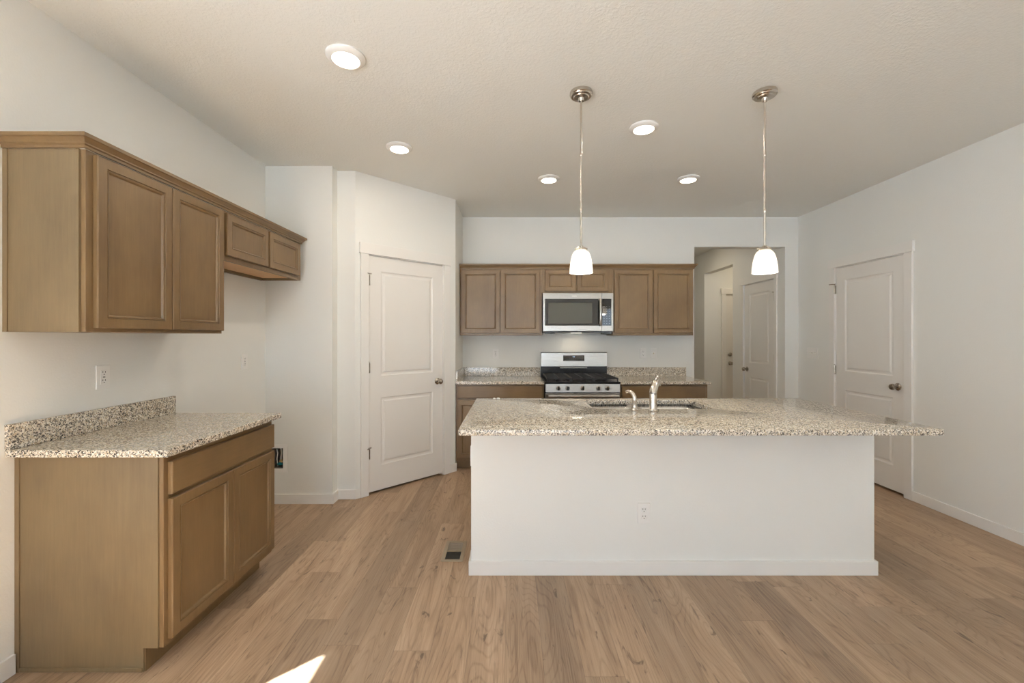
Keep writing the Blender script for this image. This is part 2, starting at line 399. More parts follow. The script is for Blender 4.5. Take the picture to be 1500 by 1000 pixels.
# windows behind / beside the camera
def window(name, label, loc, rz, w, h, mull):
    t = thing(name, label, 'window', loc, rz, None, 'structure')
    f = MB(); fw = 0.05
    f.box(0, w, 0.03, 0.09, 0, fw).box(0, w, 0.03, 0.09, h-fw, h).box(0, fw, 0.03, 0.09, fw, h-fw).box(w-fw, w, 0.03, 0.09, fw, h-fw)
    for k in range(1, mull+1):
        c = w*k/(mull+1); f.box(c-0.03, c+0.03, 0.03, 0.09, fw, h-fw)
    f.build('window_frame', M['trim'], t)
    MB().box(fw, w-fw, 0.056, 0.062, fw, h-fw).build('pane', M['glass'], t)
for i, (x0, x1, z0, z1) in enumerate(REAR_OPEN):
    window('window_%d' % (i+1), ('white sliding glass door', 'narrow white framed window')[i] + ' in the wall behind the camera', (x1, YF, z0), PI, x1-x0, z1-z0, 1-i)
window('window_3', 'white framed window in the left wall beside the camera', (XL, LEFT_OPEN[0], LEFT_OPEN[2]), PI/2, LEFT_OPEN[1]-LEFT_OPEN[0], LEFT_OPEN[3]-LEFT_OPEN[2], 0)
struct('floor_outside', MB().box(-40, 40, -40, 40, -0.35, -0.15), M['ground'], 'ground outside the house', 'ground')

# baseboards
BH, BT = 0.08, 0.013
def base(name, mb, label): return struct(name, mb, M['trim'], label, 'baseboard')
base('baseboard_left', MB().box(XL, XL+BT, YF, 1.70, 0, BH, 0.002), 'white baseboard on left wall in front of the base cabinet')
base('baseboard_left_alcove', MB().box(XL, XL+BT, 2.486, 3.44, 0, BH, 0.002), 'white baseboard on left wall inside the refrigerator alcove')
base('baseboard_alcove', MB().box(XL+BT, -1.46+BT, 3.44-BT, 3.44, 0, BH, 0.002).box(-1.46, -1.46+BT, 3.44, 3.54-BT, 0, BH).box(-1.46, -1.31+0.005, 3.54-BT, 3.54, 0, BH, 0.002), 'white baseboard wrapping the alcove wall corner')
o = base('baseboard_pantry', MB().box(-0.005, DP[0]-0.076, -BT, 0, 0, BH, 0.002).box(DP[1]+0.076, PL+0.009, -BT, 0, 0, BH, 0.002), 'white baseboard stubs beside the pantry door'); o.location = PA; o.rotation_euler = (0, 0, PI/4)
base('baseboard_right', MB().box(XR-BT, XR, YF, DR[0]-0.074, 0, BH, 0.002), 'white baseboard along right wall, near part')
base('baseboard_right_far', MB().box(XR-BT, XR, DR[1]+0.074, YB, 0, BH, 0.002), 'white baseboard on right wall beyond the door')
base('baseboard_back', MB().box(HX1, XR-BT, YB-BT, YB, 0, BH, 0.002), 'short white baseboard right of the hallway opening')
base('baseboard_hall', MB().box(HX1-BT, HX1, HD[1]+0.076, 6.07, 0, BH, 0.002).box(HX1-BT, HX1, 6.97, 8.6, 0, BH, 0.002), 'white baseboard in the hallway')

# ------------------------------------------------------------------ interior doors (local: face toward -Y, x 0..w)
def door(idx, label, loc, rz, w, h, knob_right=True, hinges=(1.84, 1.09, 0.35), recess=0.003, deadbolt=False, stops=(True, False, False), casing_l=True, casing_r=True, right_cw=0.072):
    z0 = 0.020; y0 = recess; t = 0.035
    b = MB(); g = 0.003; x0, x1 = g, w-g; zt = h-g
    st = 0.115
    panels = [(st, w-st, 0.235, 0.825), (st, w-st, 1.015, zt-0.125)]
    prof = [(0, y0), (0.010, y0+0.007), (0.024, y0+0.0075), (0.036, y0+0.002), (0.040, y0+0.0015)]
    for p in panels: b.loops(p[0], p[1], p[2], p[3], prof, back=False)
    def rect(a, c, d, e): b.quad((a, y0, d), (c, y0, d), (c, y0, e), (a, y0, e))
    rect(x0, st, z0, zt); rect(w-st, x1, z0, zt)
    rect(st, w-st, z0, 0.235); rect(st, w-st, 0.825, 1.015); rect(st, w-st, zt-0.125, zt)
    b.quad((x0, y0+t, z0), (x0, y0+t, zt), (x1, y0+t, zt), (x1, y0+t, z0))
    b.quad((x0, y0, z0), (x0, y0, zt), (x0, y0+t, zt), (x0, y0+t, z0)); b.quad((x1, y0, z0), (x1, y0+t, z0), (x1, y0+t, zt), (x1, y0, zt))
    b.quad((x0, y0, z0), (x0, y0+t, z0), (x1, y0+t, z0), (x1, y0, z0)); b.quad((x0, y0, zt), (x1, y0, zt), (x1, y0+t, zt), (x0, y0+t, zt))
    bmesh.ops.remove_doubles(b.bm, verts=b.bm.verts, dist=1e-5)
    d = struct('door_%d' % idx, b, M['door'], label, 'door'); d.location = loc; d.rotation_euler = (0, 0, rz)
    hx = 0.0 if knob_right else w
    hs = -0.004 if knob_right else 0.004
    for hz, stp in zip(hinges, stops):
        hb = MB().lathe([(0.0065, hz-0.045), (0.0065, hz+0.045)], (hx+hs, y0-0.013, 0), seg=12)
        hb.box(min(hx+hs, hx-2.2*hs), max(hx+hs, hx-2.2*hs), y0-0.0125, y0-0.0105, hz-0.043, hz+0.043).box(hx-0.002, hx+0.002, y0-0.0125, y0+0.001, hz-0.043, hz+0.043)
        hb.lathe([(0.004, hz+0.045), (0.008, hz+0.05), (0.003, hz+0.056)], (hx+hs, y0-0.013, 0), seg=12)
        hg = hb.build('hinge', M['dark_nickel'], d, True)
        if stp:
            sg = -1 if knob_right else 1
            MB().tube([(hx-sg*0.018, y0-0.020, hz+0.055), (hx+hs, y0-0.014, hz+0.055), (hx+sg*0.030, y0-0.052, hz+0.053)], 0.0042, 8).build('hinge_pin_stop', M['dark_nickel'], hg, True)
    kx = w-0.065 if knob_right else 0.065
    def knob(z, dead):
        prof = [(0.0, y0-0.003), (0.031, y0-0.001), (0.032, y0-0.006), (0.020, y0-0.012), (0.011, y0-0.016)]
        if not dead: prof += [(0.011, y0-0.030), (0.020, y0-0.034), (0.0265, y0-0.044), (0.0275, y0-0.054), (0.023, y0-0.064), (0.012, y0-0.069), (0.001, y0-0.070)]
        else: prof = [(0.0, y0-0.003), (0.030, y0-0.001), (0.031, y0-0.012), (0.024, y0-0.018), (0.001, y0-0.020)]
        MB().lathe(prof, (kx, 0, z), 'Y', 28).build('deadbolt' if dead else 'door_knob', M['dark_nickel'], d, True)
    knob(0.925, False)
    if deadbolt: knob(1.07, True)
    # jamb and flat craftsman casing
    c = MB(); j = 0.012
    c.box(-j, 0, 0.0, 0.10, 0, h+j).box(w, w+j, 0.0, 0.10, 0, h+j).box(0, w, 0.0, 0.10, h, h+j)
    c.box(0, 0.01, y0+t+0.001, y0+t+0.014, 0, h).box(w-0.01, w, y0+t+0.001, y0+t+0.014, 0, h)
    if casing_l: c.box(-0.075, -0.004, -0.017, 0, 0, h+0.006, 0.0015)
    if casing_r: c.box(w+0.004, w+right_cw+0.003, -0.017, 0, 0, h+0.006, 0.0015)
    c.box(-0.086 if casing_l else -0.01, w+right_cw+0.014, -0.022, 0, h+0.006, h+0.098, 0.0015)
    tr = struct('trim_%d' % idx, c, M['trim'], 'white flat casing around the ' + label.replace('white ', '', 1), 'door casing'); tr.location = loc; tr.rotation_euler = (0, 0, rz)
    return d
pl = PA + Vector((S2, S2, 0))*DP[0]
door(1, 'white two-panel pantry door in the diagonal wall', pl, PI/4, DP[1]-DP[0], DH, stops=(True, False, True))
door(2, 'white two-panel door in the right wall', (XR, DR[1], 0), -PI/2, DR[1]-DR[0], DH, hinges=(1.84, 1.02, 0.30))
door(3, 'white two-panel door inside the hallway', (HX1, HD[1], 0), -PI/2, HD[1]-HD[0], DH, knob_right=False, right_cw=0.05)
door(4, 'white front door with deadbolt in the entry', (FD[0], 6.97, 0), 0, FD[1]-FD[0], DH, knob_right=False, deadbolt=True, stops=(False, False, False), hinges=())

# ------------------------------------------------------------------ cabinets (local: face frame front y=0, depth +y, x 0..w)
def shaker(x0, x1, z0, z1, fw=0.056):
    return MB().loops(x0, x1, z0, z1, [(0, -0.0005), (0, -0.017), (0.003, -0.020), (fw-0.016, -0.020), (fw-0.0145, -0.0150), (fw-0.0115, -0.0150), (fw-0.010, -0.0180), (fw-0.005, -0.0165), (fw-0.001, -0.0095), (fw, -0.0085)])
def slab_front(x0, x1, z0, z1):
    return MB().loops(x0, x1, z0, z1, [(0, -0.0005), (0, -0.016), (0.002, -0.019), (0.006, -0.020)])
CROWN = [(0.0, 0.0), (-0.010, 0.0), (-0.010, 0.010), (-0.016, 0.014), (-0.016, 0.019), (-0.030, 0.034), (-0.036, 0.036), (-0.036, 0.050), (0.0, 0.050)]
def cabinet(label, loc, rz, w, d, z0, z1, doors, drawers=(), toe=False, group=None, end_left=False, open_under=False):
    t = thing('base_cabinet' if toe else 'wall_cabinet', label, 'cabinet', loc, rz, group)
    c = MB(); ff = 0.019
    if toe:
        c.extrude_yz([(ff, 0.095), (0.078, 0.095), (0.078, 0.0), (d, 0.0), (d, z1), (ff, z1)], 0.0, w)
    elif open_under:
        c.box(0, w, ff, d, z0+0.03, z1).box(0, 0.016, ff, d, z0, z0+0.03).box(w-0.016, w, ff, d, z0, z0+0.03).box(0.016, w-0.016, d-0.03, d, z0, z0+0.03)
    else:
        c.box(0, w, ff, d, z0, z1)
    c.build('carcass', M['cab_side'], t)
    if open_under: MB().box(0.017, w-0.017, ff+0.001, d-0.031, z0+0.018, z0+0.0295).build('underside_panel', M['cab_raw'], t)['label'] = 'pale unstained wood underside'
    zf = 0.095 if toe else z0
    # face frame: stiles and rails around the fronts
    f = MB(); f.box(0, w, 0, ff-0.0005, zf, z1, 0.0012, 1)
    f.build('face_frame', M['cab'], t)
    for q in doors: shaker(*q).build('door', M['cab'], t)
    for q in drawers: slab_front(*q).build('drawer', M['cab_h'], t)
    if toe: MB().box(0, w, 0.072, 0.0775, 0.0, 0.094).build('toe_kick', M['cab'], t)
    if end_left:      # finished end skin with scribe strips on the side that faces the camera
        e = MB()
        if toe:
            e.extrude_yz([(ff+0.001, 0.095), (0.078, 0.095), (0.078, 0.0), (d, 0.0), (d, z1), (ff+0.001, z1)], -0.004, -0.0003)
            e.box(-0.008, -0.004, d-0.018, d, 0.0, z1).box(-0.009, -0.004, 0.080, d-0.018, 0.0, 0.018, 0.003)
        else:
            e.box(-0.004, -0.0003, ff+0.001, d, z0, z1); e.box(-0.008, -0.004, d-0.018, d, z0, z1).box(-0.007, -0.004, ff+0.001, ff+0.012, z0, z1)
        e.build('end_panel', M['cab_side'], t)
    return t

def crown(name, label, loc, rz, w, left_ret=0, right_ret=0, ret_d=0.3):
    """crown moulding run along local x at y=0; mitred returns along +y"""
    mb = MB(); n = len(CROWN)
    def ring(f): return [mb.bm.verts.new(f(y, z)) for y, z in CROWN]
    path = []
    if left_ret: path.append(lambda y, z: (y, ret_d, z))
    path.append((lambda y, z: (y, y, z)) if left_ret else (lambda y, z: (0, y, z)))
    path.append((lambda y, z: (w-y, y, z)) if right_ret else (lambda y, z: (w, y, z)))
    if right_ret: path.append(lambda y, z: (w-y, ret_d, z))
    rs = [ring(f) for f in path]
    for a, b in zip(rs, rs[1:]):
        for k in range(n): mb.bm.faces.new((a[k], a[(k+1) % n], b[(k+1) % n], b[k]))
    mb.bm.faces.new(rs[0]); mb.bm.faces.new(rs[-1][::-1])
    o = mb.build(name, M['cab_h']); o.location = loc; o.rotation_euler = (0, 0, rz)
    return tag(o, label, 'crown moulding')

UZ0, UZ1 = 1.372, 2.094
# left run (rotated so local x runs away from the camera)
FXU, FXB = -1.685, -1.410
y0 = 1.672
cabinet('tall brown two-door wall cabinet on the left wall over the near counter', (FXU, y0, 0), PI/2, 0.785, FXU-XL-0.0005, UZ0, UZ1,
        [(0.030, 0.405, 1.388, 2.083), (0.409, 0.778, 1.388, 2.083)], end_left=True)
cabinet('short brown two-door wall cabinet over the empty refrigerator alcove', (FXU, y0+0.786, 0), PI/2, 0.915, FXU-XL-0.0005, 1.802, UZ1,
        [(0.022, 0.440, 1.832, 2.078), (0.458, 0.872, 1.832, 2.078)], open_under=True)
crown('crown_moulding', 'brown crown moulding along the top of the left wall cabinets', (FXU, y0-0.004, UZ1+0.0005), PI/2, 1.705, left_ret=1, right_ret=1, ret_d=FXU-XL-0.001)
cabinet('brown base cabinet with one wide drawer and two doors on left wall', (FXB, 1.713, 0), PI/2, 0.770, FXB-XL-0.0005, 0, 0.8745,
        [(0.020, 0.402, 0.118, 0.690), (0.406, 0.766, 0.118, 0.690)], [(0.020, 0.766, 0.708, 0.842)], toe=True, end_left=True)
# back wall uppers
UD, UY = 0.305, YB-0.3055
bx0, bx1, bx2, bx3 = PB[0]+0.004, 0.326, 1.094, 1.972
cabinet('brown two-door wall cabinet left of the microwave', (bx0, UY, 0), 0, bx1-bx0, UD, UZ0, UZ1,
        [(0.018, 0.436, 1.398, 2.080), (0.446, 0.870, 1.398, 2.080)])
cabinet('short brown two-door wall cabinet directly above the microwave', (bx1+0.0005, UY, 0), 0, bx2-bx1-0.001, UD, 1.832, UZ1,
        [(0.030, 0.369, 1.850, 2.080), (0.377, 0.716, 1.850, 2.080)])
cabinet('brown two-door wall cabinet right of the microwave, beside hallway opening', (bx2, UY, 0), 0, bx3-bx2, UD, UZ0, UZ1,
        [(0.016, 0.431, 1.398, 2.080), (0.441, 0.864, 1.398, 2.080)])
crown('crown_moulding', 'brown crown moulding along the top of the back wall cabinets', (bx0, UY, UZ1+0.0005), 0, bx3-bx0, right_ret=1, ret_d=UD)
# back wall bases
BY = 4.30; RX0, RX1 = 0.330, 1.092
cabinet('brown base cabinet left of the range, beside the pantry corner', (bx0, BY, 0), 0, RX0-0.004-bx0, YB-BY-0.0005, 0, 0.8745,
        [(0.016, 0.440, 0.130, 0.712), (0.446, 0.878, 0.130, 0.712)], [(0.016, 0.878, 0.734, 0.858)], toe=True)
cabinet('brown base cabinet right of the range, beside the hallway opening', (RX1+0.004, BY, 0), 0, 1.985-RX1-0.004, YB-BY-0.0005, 0, 0.8745,
        [(0.016, 0.436, 0.130, 0.712), (0.442, 0.866, 0.130, 0.712)], [(0.016, 0.866, 0.734, 0.858)], toe=True)

# ------------------------------------------------------------------ countertops
def counter(label, x0, x1, y0, y1, splashes, z0=0.875, z1=0.905, splash_labels=None):
    t = thing('countertop', label, 'countertop', ((x0+x1)/2, (y0+y1)/2, z0))
    MB().box(x0, x1, y0, y1, z0, z1, 0.004).build('slab', M['granite'], t, off=t.location)
    for s in splashes: MB().box(*s, z1+0.0003, z1+0.10, 0.002).build('backsplash', M['granite'], t, off=t.location)
    return t
counter('speckled granite countertop on the left wall base cabinet', XL+0.0005, -1.360, 1.670, 2.500, [(XL+0.0005, XL+0.021, 1.6705, 2.500)])
counter('speckled granite countertop between pantry corner and range', bx0-0.003, RX0-0.003, 4.268, YB-0.0005, [(bx0+0.018, RX0-0.003, YB-0.0205, YB-0.0005), (bx0-0.003, bx0+0.017, 4.30, YB-0.0005)])
counter('speckled granite countertop right of the range', RX1+0.003, 2.012, 4.268, YB-0.0005, [(RX1+0.003, 2.012, YB-0.0205, YB-0.0005)])

# island
IX0, IX1, IY0, IY1 = -0.261, 2.095, 2.044, 3.100
SX0, SX1, SY0, SY1 = 0.512, 1.262, 2.635, 3.002
def rrect(x0, x1, y0, y1, r, n=5):
    pts = []
    for cx, cy, a0 in ((x1-r, y1-r, 0), (x0+r, y1-r, PI/2), (x0+r, y0+r, PI), (x1-r, y0+r, 3*PI/2)):
        for k in range(n+1):
            a = a0 + PI/2*k/n; pts.append((cx+r*math.cos(a), cy+r*math.sin(a)))
    return pts
def slab_with_hole(outer, inner, z0, z1, bev):
    mb = MB(); bm = mb.bm
    es = []
    for pts in (outer, inner):
        vs = [bm.verts.new((x, y, z0)) for x, y in pts]
        es += [bm.edges.new((vs[i], vs[(i+1) % len(vs)])) for i in range(len(vs))]
    r = bmesh.ops.triangle_fill(bm, edges=es, use_beauty=True, use_dissolve=False)
    faces = [g for g in r['geom'] if isinstance(g, bmesh.types.BMFace)]
    ex = bmesh.ops.extrude_face_region(bm, geom=faces)
    top = [g for g in ex['geom'] if isinstance(g, bmesh.types.BMVert)]
    bmesh.ops.translate(bm, verts=top, vec=(0, 0, z1-z0))
    bmesh.ops.recalc_face_normals(bm, faces=bm.faces)
    be = [e for e in bm.edges if len(e.link_faces) == 2 and abs(e.link_faces[0].normal.dot(e.link_faces[1].normal)) < 0.3 and abs(e.verts[0].co.z-e.verts[1].co.z) < 1e-6]
    bmesh.ops.bevel(bm, geom=be, offset=bev, segments=2, affect='EDGES', profile=0.5)
    return mb
isl = thing('kitchen_island', 'white kitchen island half wall with a granite top in the middle', 'kitchen island', (0.917, 2.6, 0))
WX0, WX1, WY0 = -0.233, 2.064, 2.412
MB().box(WX0, WX1, WY0, 2.53, 0, 0.8745).build('half_wall', M['wall'], isl, off=isl.location)
bb = MB().box(WX0-BT, WX1+BT, WY0-BT, WY0-0.0002, 0, BH, 0.002).box(WX0-BT, WX0-0.0002, WY0, 2.53, 0, BH).box(WX1+0.0002, WX1+BT, WY0, 2.53, 0, BH)
bb.build('baseboard', M['trim'], isl, off=isl.location)
ic = MB(); cz = 0.8745
ic.box(WX0+0.004, WX0+0.022, 2.531, 3.06, 0, cz).box(WX1-0.022, WX1-0.004, 2.531, 3.06, 0, cz)
ic.box(WX0+0.022, WX1-0.022, 2.531, 3.06, 0.09, 0.11).box(WX0+0.022, WX1-0.022, 3.041, 3.06, 0.11, cz)
ic.box(WX0+0.022, WX1-0.022, 2.96, 2.98, 0.0, 0.09)
ic.build('cabinet_back', M['cab_side'], isl, off=isl.location)['label'] = 'brown cabinet body on the range side'
for k in range(4):
    w4 = (WX1-WX0-0.05)/4; x = WX0+0.03+k*w4
    d = shaker(x, x+w4-0.01, 0.13, 0.70); bmesh.ops.rotate(d.bm, verts=d.bm.verts, cent=(x+w4/2-0.005, 0, 0), matrix=Matrix.Rotation(PI, 3, 'Z'))
    bmesh.ops.translate(d.bm, verts=d.bm.verts, vec=(0, 3.0605, 0)); d.build('door', M['cab'], isl, off=isl.location)
it = thing('countertop', 'large speckled granite island countertop with the sink cutout', 'countertop', (0.917, 2.57, 0.875))
slab_with_hole(rrect(IX0, IX1, IY0, IY1, 0.012, 4), rrect(SX0, SX1, SY0, SY1, 0.045, 6), 0.875, 0.905, 0.004).build('slab', M['granite'], it, True, off=it.location)

# sink
sk = thing('kitchen_sink', 'stainless undermount double-bowl sink set in the island countertop', 'sink', ((SX0+SX1)/2, (SY0+SY1)/2, 0.68))
def bowl(x0, x1, y0, y1, zt, zb):
    mb = MB(); r = 0.05; rings = []
    for inset, z, rr in ((0, zt, r), (0.004, zb+0.05, r), (0.014, zb+0.014, r-0.005), (0.045, zb, r-0.02)):
        rings.append([mb.bm.verts.new((x, y, z)) for x, y in rrect(x0+inset, x1-inset, y0+inset, y1-inset, rr, 6)])
    for a, b in zip(rings, rings[1:]):
        for k in range(len(a)): mb.bm.faces.new((a[k], a[(k+1) % len(a)], b[(k+1) % len(a)], b[k]))
    mb.bm.faces.new(rings[-1]); return mb
xm = (SX0+SX1)/2 - 0.03
for bx in ((SX0-0.006, xm-0.012), (xm+0.012, SX1+0.006)):
    o = bowl(bx[0], bx[1], SY0-0.006, SY1+0.006, 0.8735, 0.69).build('bowl', M['sink'], sk, True, off=sk.location)
    sm = o.modifiers.new('thickness', 'SOLIDIFY'); sm.thickness = 0.0015; sm.offset = 1
    cx, cy = (bx[0]+bx[1])/2, (SY0+SY1)/2
    MB().lathe([(0.0, 0.6925), (0.03, 0.6925), (0.042, 0.695), (0.044, 0.693), (0.044, 0.691)], (cx, cy, 0), 'Z', 28).build('drain', M['nickel'], sk, True, off=sk.location)
fl = slab_with_hole(rrect(SX0-0.022, SX1+0.022, SY0-0.022, SY1+0.022, 0.06, 5), rrect(SX0-0.0062, SX1+0.0062, SY0-0.0062, SY1+0.0062, 0.05, 6), 0.8727, 0.8745, 0.0003)
fl.box(xm-0.0125, xm+0.0125, SY0-0.006, SY1+0.006, 0.862, 0.8735, 0.004)
fl.build('rim', M['sink'], sk, True, off=sk.location)

# faucet and soap dispenser
fc = thing('faucet', 'tall brushed nickel pull-out faucet behind the sink on the island', 'faucet', (0.853, 2.560, 0.905))
fx, fy = 0.853, 2.560
MB().lathe([(0.0, 0.9053), (0.029, 0.9053), (0.029, 0.911), (0.0255, 0.914), (0.0235, 0.918), (0.0225, 0.96), (0.0225, 1.008), (0.0, 1.0085)], (fx, fy, 0), 'Z', 32).build('body', M['nickel'], fc, True, off=fc.location)
MB().lathe([(0.0, 1.0088), (0.0215, 1.0088), (0.0215, 1.0125), (0.0, 1.0125)], (fx, fy, 0), 'Z', 32).build('joint_ring', M['dark_nickel'], fc, True, off=fc.location)
MB().tube([(fx, fy, 1.0128), (fx+0.003, fy+0.002, 1.028), (fx+0.010, fy+0.010, 1.046), (fx+0.022, fy+0.026, 1.066), (fx+0.038, fy+0.050, 1.078), (fx+0.054, fy+0.080, 1.078), (fx+0.066, fy+0.106, 1.068), (fx+0.072, fy+0.120, 1.056)],
          [0.0225, 0.0228, 0.0228, 0.0222, 0.0215, 0.0208, 0.0202, 0.0195], 24).build('spout', M['nickel'], fc, True, off=fc.location)
lv = MB().tube([(fx+0.030, fy+0.040, 1.092), (fx+0.035, fy+0.036, 1.104), (fx+0.038, fy+0.030, 1.111)], [0.010, 0.0085, 0.0075], 14); lv.sphere((fx+0.038, fy+0.030, 1.111), 0.0095)
lv.build('lever', M['nickel'], fc, True, off=fc.location)
sd = thing('soap_dispenser', 'small hooked brushed nickel soap dispenser left of the tall faucet', 'soap dispenser', (0.748, 2.585, 0.905))
sx, sy = 0.748, 2.585
MB().lathe([(0.0, 0.9053), (0.022, 0.9053), (0.022, 0.910), (0.0165, 0.914), (0.0125, 0.925), (0.012, 0.955), (0.0145, 0.962), (0.0145, 0.966), (0.0, 0.967)], (sx, sy, 0), 'Z', 28).build('base', M['nickel'], sd, True, off=sd.location)
MB().tube([(sx, sy, 0.967), (sx, sy, 0.985), (sx-0.006, sy+0.006, 1.002), (sx-0.016, sy+0.016, 1.014), (sx-0.030, sy+0.028, 1.018), (sx-0.040, sy+0.038, 1.012)], [0.0125, 0.0125, 0.012, 0.011, 0.010, 0.010], 18).build('spout', M['nickel'], sd, True, off=sd.location)
# small white caps at the far edge of the island top
cp = None
for k, (dx, dy, r, lab) in enumerate(((-0.128, 3.06, 0.009, 'left'), (-0.100, 3.07, 0.011, 'right'))):
    o = MB().lathe([(0.0, 0.9053), (r, 0.9053), (r, 0.910), (r*0.6, 0.913), (0.0, 0.9135)], (dx, dy, 0), 'Z', 16).build('plastic_cap', M['plastic'], None, True)
    tag(o, 'tiny white plastic cap on far edge of island top, %s one of the pair' % lab, 'cap', 'white caps on the island')

# ------------------------------------------------------------------ range
rg = thing('gas_range', 'stainless and black gas range against the back wall', 'range', ((RX0+RX1)/2, 4.58, 0))
O = rg.location
a, b_ = RX0+0.002, RX1-0.002; xc = (a+b_)/2
MB().box(a, b_, 4.285, 4.90, 0.05, 0.885).box(a+0.03, b_-0.03, 4.33, 4.86, 0, 0.05).build('body', M['black'], rg, off=O)
MB().extrude_yz([(4.240, 0.800), (4.250, 0.882), (4.2845, 0.8849), (4.2845, 0.800)], a+0.006, b_-0.006).build('control_panel', M['steel'], rg, off=O)
cpn = [c for c in rg.children if c.name.startswith('control_panel')][0]
for kx in (0.464, 0.557, 0.708, 0.864, 0.955):
    kb = MB().lathe([(0.0, 4.247), (0.023, 4.247), (0.023, 4.238), (0.020, 4.236), (0.018, 4.216), (0.015, 4.213), (0.0, 4.213)], (kx, 0, 0.842), 'Y', 24).build('knob', M['steel'], rg, True, off=O)
    MB().box(kx-0.005, kx+0.005, 4.207, 4.2128, 0.824, 0.860, 0.0015).build('knob_grip', M['black'], kb, off=O)
ct = MB().box(a, b_, 4.236, 4.90, 0.8852, 0.905, 0.004).build('cooktop', M['black'], rg, off=O)
for bxx, byy, r in ((0.50, 4.40, 0.045), (0.50, 4.70, 0.036), (0.711, 4.55, 0.05), (0.92, 4.40, 0.048), (0.92, 4.70, 0.036)):
    MB().lathe([(0.0, 0.9053), (r*1.1, 0.9053), (r*1.1, 0.912), (r, 0.914), (r, 0.921), (r*0.85, 0.924), (0.0, 0.9245)], (bxx, byy, 0), 'Z', 24).build('burner', M['iron'], rg, True, off=O)
for gx0, gx1 in ((a+0.02, a+0.262), (a+0.266, b_-0.266), (b_-0.262, b_-0.02)):
    g = MB(); z0, z1 = 0.928, 0.942; gy0, gy1 = 4.262, 4.815; t_ = 0.011
    g.box(gx0, gx0+t_, gy0, gy1, z0, z1).box(gx1-t_, gx1, gy0, gy1, z0, z1)
    for q in range(7):
        yy = gy0 + (gy1-gy0-t_)*q/6; g.box(gx0+t_, gx1-t_, yy, yy+t_, z0, z1)
    mx_ = (gx0+gx1)/2; g.box(mx_-t_/2, mx_+t_/2, gy0+t_, gy1-t_, z0+0.001, z1+0.001)
    for px in (gx0, gx1-t_):
        for py in (gy0, gy1-t_): g.box(px, px+t_, py, py+t_, 0.9053, z0)
    g.build('grate', M['iron'], rg, off=O)
bg = MB().extrude_yz([(4.835, 1.020), (4.842, 1.172), (4.852, 1.181), (4.905, 1.181), (4.905, 1.020)], a+0.002, b_-0.002).build('backguard', M['steel'], rg, off=O)
MB().box(a+0.002, b_-0.002, 4.848, 4.905, 0.9055, 1.0198, 0.002).build('backguard_base', M['black'], rg, off=O)
MB().box(0.55, 0.86, 4.8425, 4.8478, 0.998, 1.008, 0.001).build('vent_slot', M['steel'], rg, off=O)
dp = MB().box(0.585, 0.826, 4.8335, 4.838, 1.080, 1.145, 0.001).build('display', M['black_glass'], bg, off=O)
MB().box(0.695, 0.699, 4.8330, 4.8334, 1.124, 1.134).box(0.703, 0.709, 4.8330, 4.8334, 1.124, 1.126).box(0.703, 0.709, 4.8330, 4.8334, 1.132, 1.134).box(0.712, 0.716, 4.8330, 4.8334, 1.124, 1.134).build('clock_digits', M['display'], rg, off=O)
mk = MB()
random.seed(4)
for r_ in range(3):
    for c_ in range(9):
        if 3 <= c_ <= 5 and r_ == 2: continue
        mk.box(0.600+c_*0.0245, 0.600+c_*0.0245+0.010, 4.8331, 4.8334, 1.090+r_*0.019, 1.093+r_*0.019)
mk.build('key_marks', M['mark_grey'], rg, off=O)
od = MB().box(a+0.004, b_-0.004, 4.247, 4.2845, 0.225, 0.788, 0.004).build('oven_door', M['steel'], rg, off=O)
MB().box(a+0.11, b_-0.11, 4.2445, 4.2468, 0.32, 0.66, 0.001).build('oven_window', M['black_glass'], od, off=O)
hb = MB().tube([(a+0.03, 4.205, 0.765), (b_-0.03, 4.205, 0.765)], 0.013, 16)
for px in (a+0.06, b_-0.06): hb.box(px-0.012, px+0.012, 4.205, 4.2468, 0.757, 0.773)
hb.build('handle', M['steel'], od, True, off=O)
MB().box(a+0.004, b_-0.004, 4.252, 4.2845, 0.06, 0.215, 0.004).build('storage_drawer', M['steel'], rg, off=O)

# ------------------------------------------------------------------ microwave
mw = thing('microwave', 'stainless over-the-range microwave with black glass door', 'microwave', (0.710, 4.75, 1.405))
O = mw.location; a, b_ = 0.3315, 1.0885; MY = 4.545
MB().box(a+0.002, b_-0.002, MY+0.03, YB-0.001, 1.415, 1.829).build('body', M['dark_metal'], mw, off=O)
MB().box(a+0.01, b_-0.01, MY+0.012, YB-0.05, 1.400, 1.4148).box(a+0.03, a+0.13, MY+0.02, MY+0.13, 1.388, 1.400).box(b_-0.11, b_-0.02, MY+0.02, MY+0.13, 1.385, 1.400).build('underside', M['black'], mw, off=O)
sxp = a+0.634                 # seam between door and control panel
dr = MB().box(a, sxp-0.001, MY, MY+0.0295, 1.416, 1.826, 0.003).build('door', M['steel'], mw, off=O)
MB().box(a+0.022, sxp-0.004, MY-0.003, MY-0.0002, 1.476, 1.764, 0.001).build('glass', M['black_glass'], dr, off=O)
MB().box(a+0.060, sxp-0.105, MY-0.0045, MY-0.0032, 1.500, 1.722).build('viewing_window', M['mw_glass'], mw, off=O)
hd = MB().tube([(sxp-0.022, MY-0.004, 1.484), (sxp-0.022, MY-0.030, 1.496), (sxp-0.022, MY-0.040, 1.54), (sxp-0.022, MY-0.043, 1.62), (sxp-0.022, MY-0.040, 1.70), (sxp-0.022, MY-0.030, 1.744), (sxp-0.022, MY-0.004, 1.756)], 0.0155, 18)
hd.build('handle', M['steel'], dr, True, off=O)
cp_ = MB().box(sxp+0.001, b_, MY, MY+0.0295, 1.416, 1.826, 0.003).build('control_panel', M['steel'], mw, off=O)
MB().box(sxp+0.004, b_-0.022, MY-0.003, MY-0.0002, 1.476, 1.764, 0.001).build('keypad', M['black_glass'], cp_, off=O)
